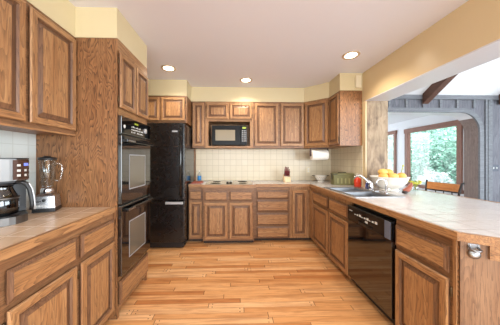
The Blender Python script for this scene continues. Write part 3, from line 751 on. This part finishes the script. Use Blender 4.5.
# paper towel
t = thing('paper_towel_holder', 'dark wooden under-cabinet holder carrying the paper towel roll', 'holder', (1.40, 3.42, 1.498))
g = MB(); g.box(-.15, .15, -.03, .03, -.014, -.0015, M['plumwood'], .003); g.build('mounting_board', t)
for s_ in (-1, 1):
    g = MB(); g.box(s_*.148-.006, s_*.148+.006, -.02, .02, -.142, -.0145, M['plumwood'], .003); g.build('bracket', t)
g = MB(); g.tube([(-.142, 0, -.12), (.142, 0, -.12)], .010, M['plumwood'], 10); g.build('rod', t)
g = MB(); g.lathe([(.0205, -.133), (.081, -.133), (.082, -.13), (.082, .13), (.081, .133), (.0205, .133)], M['paper'], (1.40, 3.42, 1.378), 28, Matrix.Rotation(R(90), 3, 'Y'))
o = g.build('paper_towel_roll', None, (1.40, 3.42, 1.378), label='roll of white paper towel under the corner cabinet', category='paper towel'); o.location = (1.40, 3.42, 1.378)
# blue-labelled bottle and red cloth beside the fridge
t = thing('spray_bottle', 'small clear bottle with a blue label beside the refrigerator', 'bottle', on(-.655, 3.69))
g = MB(); g.lathe([(.03, 0), (.034, .004), (.034, .12), (.014, .15), (.013, .17), (0, .17)], M['clearplastic'], (0, 0, 0), 16); g.build('body', t)
g = MB(); g.lathe([(.0348, .02), (.0352, .022), (.0352, .095), (.0348, .097)], M['bluelabel'], (0, 0, 0), 16); g.build('blue_label', t)
g = MB(); g.lathe([(.015, .17), (.015, .19), (.008, .195), (0, .196)], M['enamel'], (0, 0, 0), 12); g.build('cap', t)
g = MB(); g.box(-.11, .06, -.11, .13, 0, .010, M['redcloth'], .004); g.box(-.105, .055, -.105, .125, .0105, .018, M['redcloth'], .004)
o = g.build('dish_cloth', label='folded red cloth on the counter beside the refrigerator', category='cloth'); o.location = on(-.615, 3.42)
# cooktop
t = thing('cooktop', 'flat taupe glass cooktop with dark centre knobs', 'cooktop', on(-.11, 3.42))
g = MB(); g.box(-.375, .375, -.245, .245, 0, .008, M['ctop'], .003); g.build('glass_top', t)
for x, y, r_ in ((-.22, -.12, .09), (-.22, .13, .075), (.22, -.12, .075), (.22, .13, .09)):
    g = MB(); g.lathe([(r_-.006, .0081), (r_, .0086), (r_-.004, .0086), (r_-.008, .0081)], M['ring'], (x, y, 0), 28); g.build('burner_ring', t)
for x, y in ((-.022, -.17), (.022, -.17), (-.026, -.11), (.026, -.11)):
    g = MB(); g.lathe([(.019, .0082), (.019, .026), (.016, .030), (0, .030)], M['blackplastic'], (x, y, 0), 14); g.box(x-.003, x+.003, y-.017, y+.017, .030, .036, M['blackplastic']); g.build('knob', t)
g = MB(); g.box(-.05, .05, .0, .2, .0082, .012, M['steel'], .002); g.build('vent_grille', t)
# microwave
t = thing('microwave', 'black microwave oven in the niche of the oak wall cabinet', 'microwave', (-.11, 3.47, 1.5355))
mw, mh = .292, .340
g = MB(); g.box(-mw, mw, .0, .30, .008, mh, M['microblack'], .004); g.build('case', t)
g = MB(); g.box(-mw, .185, -.028, -.001, .010, mh, M['microblack'], .005); dr = g.build('door', t)
g = MB(); g.box(-.235, .095, -.0295, -.027, .085, .265, M['mwin'], .002); g.build('window', dr)
g = MB(); g.rings(-.25, .11, .07, .28, [(0, -.028), (0, -.0315), (.012, -.0315), (.012, -.028)], M['microblack'], M['microblack']); g.build('window_frame', dr)
g = MB(); g.box(.19, mw, -.028, -.001, .010, mh, M['microblack'], .005); cp = g.build('control_panel', t)
g = MB(); g.box(.215, .28, -.0295, -.0275, .285, .315, M['lcd_g']); g.build('display', cp)
for r_ in range(6):
    g = MB()
    for c_ in range(3): g.box(.208+c_*.028, .229+c_*.028, -.0295, -.0275, .07+r_*.034, .09+r_*.034, M['ovenline'], .001)
    g.build('button_row', cp)
for s_ in (-1, 1):
    for yy in (.03, .26):
        g = MB(); g.lathe([(.014, .0003), (.014, .008)], M['microblack'], (s_*.25, yy, 0), 10); g.build('foot', t)

# fruit bowl and fruit
FB = Vector((1.925, 2.53, CT+.0008))
t = thing('fruit_bowl', 'wide white footed bowl heaped with oranges on the peninsula', 'bowl', FB)
g = MB(); g.lathe([(.09, .022), (.13, .045), (.18, .10), (.205, .165), (.212, .170), (.208, .174), (.198, .166), (.172, .105), (.122, .055), (0, .045)], M['enamel'], (0, 0, 0), 36); g.build('bowl', t)
g = MB(); g.lathe([(.105, 0), (.108, .004), (.095, .023), (.088, .023)], M['enamel'], (0, 0, 0), 30); g.build('foot', t)
fruit = [(-.115, -.06, .178, 'leftmost orange, at the rim of the white bowl'), (-.005, -.085, .176, 'middle orange of the front row in the white bowl'), (.115, -.055, .180, 'rightmost orange, with a tall green stem'),
         (-.072, .01, .226, 'upper left orange on top of the heap in the bowl'), (.022, .035, .222, 'upper right orange on top of the heap in the bowl')]
for k, (x, y, z_, lb) in enumerate(fruit):
    f_ = thing('orange', lb, 'orange', FB+Vector((x, y, z_-.045)), 0, 'oranges in the white bowl')
    g = MB(); g.ellipsoid((0, 0, .045), (.053, .051, .044), M['gold'] if k % 2 else M['orange'], 20); g.build('peel', f_)
    g = MB()
    if k == 2: g.tube([(.0, 0, .088), (.006, 0, .12), (.02, .004, .155), (.024, .01, .18)], .0035, M['stem'], 6); g.ellipsoid((.016, 0, .135), (.011, .003, .006), M['leafy'], 8); g.ellipsoid((.03, .006, .176), (.008, .003, .014), M['leafy'], 8)
    else: g.lathe([(.004, .087), (.003, .092), (0, .0925)], M['stem'], (.01, -.01, 0), 8)
    g.build('stem', f_)
for x, y in ((.03, .11), (-.10, .07), (.125, .06), (0, 0)):
    pass
t = thing('curved_fruit', 'red-brown curved fruit with a dark tip leaning on the white bowl', 'fruit', (1.925, 2.262, CT+.0008), R(0))
g = MB(); pts = [Vector((-.035, 0, .03)), Vector((-.02, 0, .034)), Vector((.005, 0, .042)), Vector((.03, .0, .062)), Vector((.05, .0, .092)), Vector((.058, 0, .115)), Vector((.06, 0, .125))]
rr = [.012, .022, .028, .026, .02, .012, .006]; i = g.mi(M['brownskin']); prev = None
for p, r_ in zip(pts, rr):
    ring = [g.bm.verts.new(p+Vector((math.cos(2*PI*k/12)*r_*.6, math.sin(2*PI*k/12)*r_, math.cos(2*PI*k/12)*r_*-.8))) for k in range(12)]
    if prev:
        for k in range(12): f = g.bm.faces.new((prev[k], prev[(k+1)%12], ring[(k+1)%12], ring[k])); f.smooth = True
    prev = ring
g.bm.faces.new(prev); g.build('skin', t)
g = MB(); g.ellipsoid((-.022, -.004, .0185), (.03, .026, .0185), M['tipdark'], 12); g.build('dark_tip', t)
# yellow-green sprigs in a jar behind the bowl
t = thing('sprig_jar', 'yellow-green leafy sprigs in a small jar behind the fruit bowl', 'plant', on(2.24, 2.50))
g = MB(); g.lathe([(.03, 0), (.033, .004), (.033, .045), (.028, .055), (.0275, .055), (.03, .045), (.03, .006), (0, .005)], M['jar'], (0, 0, 0), 16); g.build('jar', t)
g = MB()
for k in range(9):
    a = k*2.4; l_ = random.uniform(.06, .11); p0 = Vector((0, 0, .006)); p2 = Vector((math.cos(a)*l_*.75, math.sin(a)*l_*.75, .05+l_*.8)); pm = Vector((math.cos(a)*.015, math.sin(a)*.015, .06))
    g.tube([p0, pm, p2], .0018, M['stem'], 5)
    for j in range(3):
        c_ = pm.lerp(p2, .4+.3*j); g.ellipsoid(c_+Vector((random.uniform(-.012, .012), random.uniform(-.012, .012), .004)), (.017, .010, .005), M['leafy'], 8, Matrix.Rotation(random.uniform(0, 6), 3, 'Z') @ Matrix.Rotation(random.uniform(-.6, .6), 3, 'Y'))
g.build('sprigs', t)

# coffee maker
t = thing('coffee_maker', 'stainless and black coffee maker cut off at the left edge of the counter', 'coffee maker', on(-1.405, 1.262), R(50))
def dshape(wd, front, back, n=12):
    p = [(-wd, back), (-wd, 0)]
    for k in range(1, n): a = PI + PI*k/n; p.append((wd*math.cos(a), front*math.sin(a)))
    return p + [(wd, 0), (wd, back)]
def dprism(mb, wd, fr_, bk, z0, z1, m): mb.prism(dshape(wd, fr_, bk), z0, z1, m)
g = MB(); dprism(g, .115, .10, .125, 0, .045, M['brushed']); g.build('base', t)
g = MB(); g.lathe([(.082, .0455), (.082, .052), (.0, .053)], M['blackplastic'], (0, -.012, 0), 24); g.build('warming_plate', t)
g = MB(); g.box(-.115, .115, .085, .125, .0455, .258, M['blackplastic'], .004); g.build('water_tower', t)
g = MB(); dprism(g, .118, .11, .125, .258, .385, M['brushed']); hd_ = g.build('head', t)
g = MB(); dprism(g, .120, .112, .127, .3852, .392, M['blackplastic']); g.build('lid', t)
g = MB(); dprism(g, .105, .095, .12, .246, .2578, M['blackplastic']); g.build('brew_basket', t)
# control panel follows the head's curved front
def curved_panel(mb, a0, a1, z0, z1, m, off=.0015, n=6):
    i = mb.mi(m); prev = None
    for k in range(n+1):
        a = a0+(a1-a0)*k/n; w_ = .118+off; f_ = .11+off
        col = [mb.bm.verts.new((w_*math.cos(a), f_*math.sin(a), z_)) for z_ in (z0, z1)]
        if prev: mb.bm.faces.new((prev[0], col[0], col[1], prev[1])).material_index = i
        prev = col
cpn = MB(); curved_panel(cpn, R(292), R(358), .264, .38, plain('brown_reflection_panel', (86, 62, 52), .25, .5)); cpn = cpn.build('control_panel', hd_)  # brown of a reflection put into the panel colour
g = MB(); curved_panel(g, R(318), R(338), .345, .362, M['lcd_b'], .003, 3); g.build('display', cpn)
for a0 in (300, 320, 342):
    for z_ in (.282, .311, .342):
        if a0 == 320 and z_ > .34: continue
        g = MB(); curved_panel(g, R(a0), R(a0+9), z_, z_+.013, M['mark'], .0032, 2); g.build('button', cpn)
g = MB(); prof = [(.045, .054), (.072, .06), (.079, .10), (.076, .15), (.058, .195), (.05, .215), (.054, .228)]
g.lathe(prof + [(.052, .228), (.048, .215), (.055, .195), (.073, .15), (.076, .10), (.069, .062), (0, .058)], M['carafe'], (0, -.012, 0), 28); ca_ = g.build('carafe', t, label='smoked glass carafe')
g = MB(); g.lathe([(.0775, .150), (.0795, .152), (.077, .162), (.0755, .160)], M['brushed'], (0, -.012, 0), 28); g.build('band', ca_)
g = MB(); g.lathe([(.055, .2285), (.056, .243), (.0, .245)], M['blackplastic'], (0, -.012, 0), 24); g.build('carafe_lid', ca_)
ha = R(-22); hx, hy = math.cos(ha), math.sin(ha)
hp = [(.055, .245), (.085, .247), (.112, .235), (.126, .20), (.134, .15), (.138, .10), (.135, .072)]
g = MB(); g.tube([(hx*r_, hy*r_-.012, z_) for r_, z_ in hp], .013, M['blackplastic'], 10, .011); cah = g.build('carafe_handle', ca_)
g = MB(); g.tube([(hx*(r_+.012), hy*(r_+.012)-.012, z_) for r_, z_ in hp[1:]], .005, M['silver'], 8); g.build('silver_strip', cah)

# blender
t = thing('blender', 'chrome countertop blender with a glass jar beside the tall oak cabinet', 'blender', on(-1.412, 1.575), R(24)); t.scale = (.76, .76, 1)
g = MB()
def frustum(mb, w0, d0, w1, d1, z0, z1, m, bev=0):
    i = mb.mi(m); a = [mb.bm.verts.new(p) for p in ((-w0, -d0, z0), (w0, -d0, z0), (w0, d0, z0), (-w0, d0, z0))]; b = [mb.bm.verts.new(p) for p in ((-w1, -d1, z1), (w1, -d1, z1), (w1, d1, z1), (-w1, d1, z1))]
    for f in [a[::-1], b] + [(a[k], a[(k+1)%4], b[(k+1)%4], b[k]) for k in range(4)]: mb.bm.faces.new(f).material_index = i
frustum(g, .086, .086, .084, .084, 0.004, .03, M['blackplastic']); g.build('foot_base', t)
g = MB(); frustum(g, .083, .083, .074, .070, .0302, .115, M['steel']); frustum(g, .074, .070, .05, .05, .115, .132, M['steel']); hs = g.build('motor_housing', t)
sl_ = R(9.5)
g = MB(); g.lathe([(.012, 0), (.012, .010), (.009, .012), (0, .012)], M['blackplastic'], (0, -.077, .088), 14, Matrix.Rotation(R(90), 3, 'X')); g.build('dial', hs)
for k in range(6):
    g = MB(); x = -.060+k*.0205; g.box(x, x+.014, -.0845, -.079, .042, .054, M['mark'], .001); g.build('button', hs)
g = MB(); g.box(-.06, -.02, -.0795, -.074, .078, .083, M['blackplastic']); g.build('legend', hs)
g = MB(); g.lathe([(.048, .1325), (.052, .136), (.050, .162), (.044, .172), (0, .172)], M['chrome'], (0, 0, 0), 22); g.build('collar', t)
g = MB(); jp = [(.042, .1725), (.045, .176), (.062, .30), (.068, .375), (.070, .38)]
g.lathe(jp + [(.067, .38), (.064, .372), (.058, .30), (.041, .182), (0, .18)], M['jar'], (0, 0, 0), 8); jr = g.build('glass_jar', t)
g = MB(); g.tube([(.064, 0, .355), (.10, 0, .352), (.114, 0, .335), (.112, 0, .28), (.10, 0, .235), (.082, 0, .222), (.052, 0, .228)], .009, M['jar'], 10); g.build('jar_handle', jr)
g = MB(); g.lathe([(.071, .3805), (.073, .384), (.070, .398), (.03, .402), (.028, .41), (0, .41)], M['blackplastic'], (0, 0, 0), 22); g.build('lid', t)
for s_ in (-1, 1):
    g = MB(); g.box(-.03*s_-.004, -.03*s_+.004, -.02, .02, .1805, .19, M['steel']); g.build('blade', jr)

# ------------------------------------------------------------------ outlets, plates, lamps
def plate(name, label, cat, loc, rz, mat, w_=.036, h_=.058):
    t = thing(name, label, cat, loc, rz); g = MB(); g.box(-w_, w_, -.006, -.0005, -h_, h_, mat, .002); g.build('cover_plate', t); return t
t = plate('outlet', 'cream wall outlet on the tiled wall above the colander', 'outlet', (1.36, YB-.0062, 1.105), 0, M['plate'])
for s_ in (-1, 1): g = MB(); g.box(-.016, .016, -.009, -.0055, s_*.022-.013, s_*.022+.013, M['enamel'], .002); g.build('socket', t)
t = plate('light_switch', 'pewter double light switch on the grey board wall', 'light switch', (5.03, GY, 1.14), 0, M['greyplate'], .075, .065)
for s_ in (-1, 1): g = MB(); g.box(s_*.032-.008, s_*.032+.008, -.014, -.0055, -.016, .016, M['mark'], .002); g.build('toggle', t)
t = thing('door_chime', 'small cream cover box on the soffit end above the right wall cabinet', 'chime', (1.725, 2.87, 2.40))
g = MB(); g.box(-.035, .035, -.035, -.0008, -.085, .085, M['plate'], .004); g.build('cover', t)
for x, y, lb in ((-.905, 2.78, 'recessed ceiling light nearest the refrigerator'), (.155, 3.16, 'recessed ceiling light in front of the microwave'), (1.352, 2.374, 'recessed ceiling light above the sink'),
                 (.15, .75, None), (1.3, .35, None)):
    if lb:
        t = thing('ceiling_light', lb, 'ceiling light', (x, y, CZ), 0, 'recessed ceiling lights')
        g = MB(); g.lathe([(.078, -.0005), (.098, -.0005), (.096, -.008), (.080, -.012), (.076, -.006)], M['trimwhite'], (0, 0, 0), 32); g.build('trim_ring', t)
        g = MB(); g.lathe([(.0755, -.001), (.0755, -.004), (.05, -.009), (0, -.011)], M['bulb'], (0, 0, 0), 28); g.build('lens', t)
    l = bpy.data.lights.new('downlight', 'SPOT'); l.energy = 27; l.color = (1, .88, .70); l.spot_size = R(142); l.spot_blend = .6; l.shadow_soft_size = .06
    o = bpy.data.objects.new('downlight', l); C.objects.link(o); o.location = (x, y, CZ-.03)

# ------------------------------------------------------------------ dining chair behind the peninsula
t = thing('dining_chair', 'dark iron dining chair with an orange wooden top rail behind the peninsula', 'chair', (2.635, 2.745, 0), R(-82))
# local: back rail along x at y=+.22 (towards the dining room)
ir = M['iron']
for s_ in (-1, 1):
    g = MB(); g.tube([(s_*.19, .17, .001), (s_*.195, .19, .45), (s_*.20, .20, .70), (s_*.205, .235, .90), (s_*.215, .255, .985), (s_*.23, .275, .99)], .013, ir, 8); g.build('leg', t)
    g = MB(); g.tube([(s_*.20, -.20, .001), (s_*.19, -.19, .44)], .013, ir, 8); g.build('leg', t)
    g = MB(); g.tube([(s_*.198, .195, .60), (s_*.22, .0, .64), (s_*.21, -.17, .62), (s_*.192, -.19, .44)], .010, ir, 8); g.build('arm', t)
g = MB(); g.box(-.21, .21, -.21, .20, .445, .485, M['seatfabric'], .012); g.build('seat', t)
g = MB(); i = g.mi(M['railwood']); prev = None
for k in range(9):
    u = -1+2*k/8; x = u*.20; yb_ = .235+.035*(1-u*u); 
    ring = [g.bm.verts.new(p) for p in ((x, yb_-.012, .875), (x, yb_+.008, .875), (x, yb_+.03, .972), (x, yb_+.012, .975))]
    if prev:
        for q_ in range(4): g.bm.faces.new((prev[q_], ring[q_], ring[(q_+1)%4], prev[(q_+1)%4]))
    else: g.bm.faces.new(ring)
    prev = ring
g.bm.faces.new(prev); g.build('top_rail', t, label='curved orange wooden top rail')
g = MB(); g.tube([(-.2, .235, .868)]+[(u*.2, .235+.035*(1-u*u), .862) for u in (-.6, -.2, .2, .6)]+[(.2, .235, .868)], .008, ir, 8); g.build('back_bar', t)
g = MB(); g.tube([(-.2, .21, .68), (0, .24, .68), (.2, .21, .68)], .008, ir, 8); g.build('back_bar', t)
for u in (-.5, 0, .5):
    g = MB(); g.tube([(u*.2, .232, .68), (u*.2+.02, .245, .77), (u*.2, .26, .862)], .006, ir, 6); g.build('spindle', t)

# ------------------------------------------------------------------ outside the sunroom windows
q = MB(); q.box(4.96, 22, -4, 22, -.5, -.4, plain('lawn', (92, 116, 84), .9)); struct('ground', q)
def leaf_cloud(name, c, r, n, size, mats, label, cat, kind='stuff'):
    g = MB()
    for k in range(n):
        while True:
            v = Vector((random.uniform(-1, 1), random.uniform(-1, 1), random.uniform(-1, 1)))
            if v.length < 1: break
        v = v*(.55+.45*random.random())/max(v.length, .4)*min(1, v.length*1.3)
        p = Vector(c)+Vector((v.x*r[0], v.y*r[1], v.z*r[2]))
        a = Vector((random.gauss(0, 1), random.gauss(0, 1), random.gauss(0, 1))).normalized(); b = a.orthogonal().normalized()
        s_ = size*random.uniform(.6, 1.4); m_ = random.choice(mats)
        e = a.cross(b)
        g.face([p-a*s_, p+b*s_*.5+e*s_*.1, p+a*s_, p-b*s_*.5+e*s_*.1], m_)
    o = g.build(name); o['label'] = label; o['category'] = cat
    if kind: o['kind'] = kind
    return o
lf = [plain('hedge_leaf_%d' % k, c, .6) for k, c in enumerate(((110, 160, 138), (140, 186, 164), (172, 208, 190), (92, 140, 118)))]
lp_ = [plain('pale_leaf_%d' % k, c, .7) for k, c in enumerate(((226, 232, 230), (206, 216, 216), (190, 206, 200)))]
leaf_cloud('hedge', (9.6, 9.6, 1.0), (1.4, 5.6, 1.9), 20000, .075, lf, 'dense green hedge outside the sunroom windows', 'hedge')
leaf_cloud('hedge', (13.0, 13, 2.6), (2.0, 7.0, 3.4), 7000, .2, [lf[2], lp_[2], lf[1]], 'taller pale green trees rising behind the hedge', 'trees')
leaf_cloud('pale_bush', (5.95, 5.95, .4), (.5, .5, .55), 1300, .06, lp_, 'low pale bush just outside the larger window', 'bush', None)
bark = plain('pale_bark', (214, 206, 200), .8)
def branch(mb, p, d, l_, r_, lev):
    e = p+d*l_; mid = p+d*l_*.5+Vector((random.uniform(-1, 1), random.uniform(-1, 1), 0))*l_*.06
    mb.tube([p, mid, e], r_, bark, 5, r_*.6)
    if lev:
        for k in range(3 if lev > 1 else 4):
            nd = (d+Vector((random.gauss(0, .5), random.gauss(0, .5), random.uniform(-.1, .35)))).normalized()
            branch(mb, p.lerp(e, random.uniform(.5, 1)), nd, l_*random.uniform(.55, .8), r_*.55, lev-1)
for x, y, h_, lb in ((7.1, 7.25, .7, 'bare pale-barked tree outside the larger window, in front of the hedge'), (6.6, 8.35, .7, 'bare pale-barked tree outside the narrow far window')):
    t = thing('bare_tree', lb, 'tree', (x, y, -.4)); g = MB()
    branch(g, Vector((0, 0, 0)), Vector((.05, 0, 1)).normalized(), h_, .042, 5); g.build('branches', t)
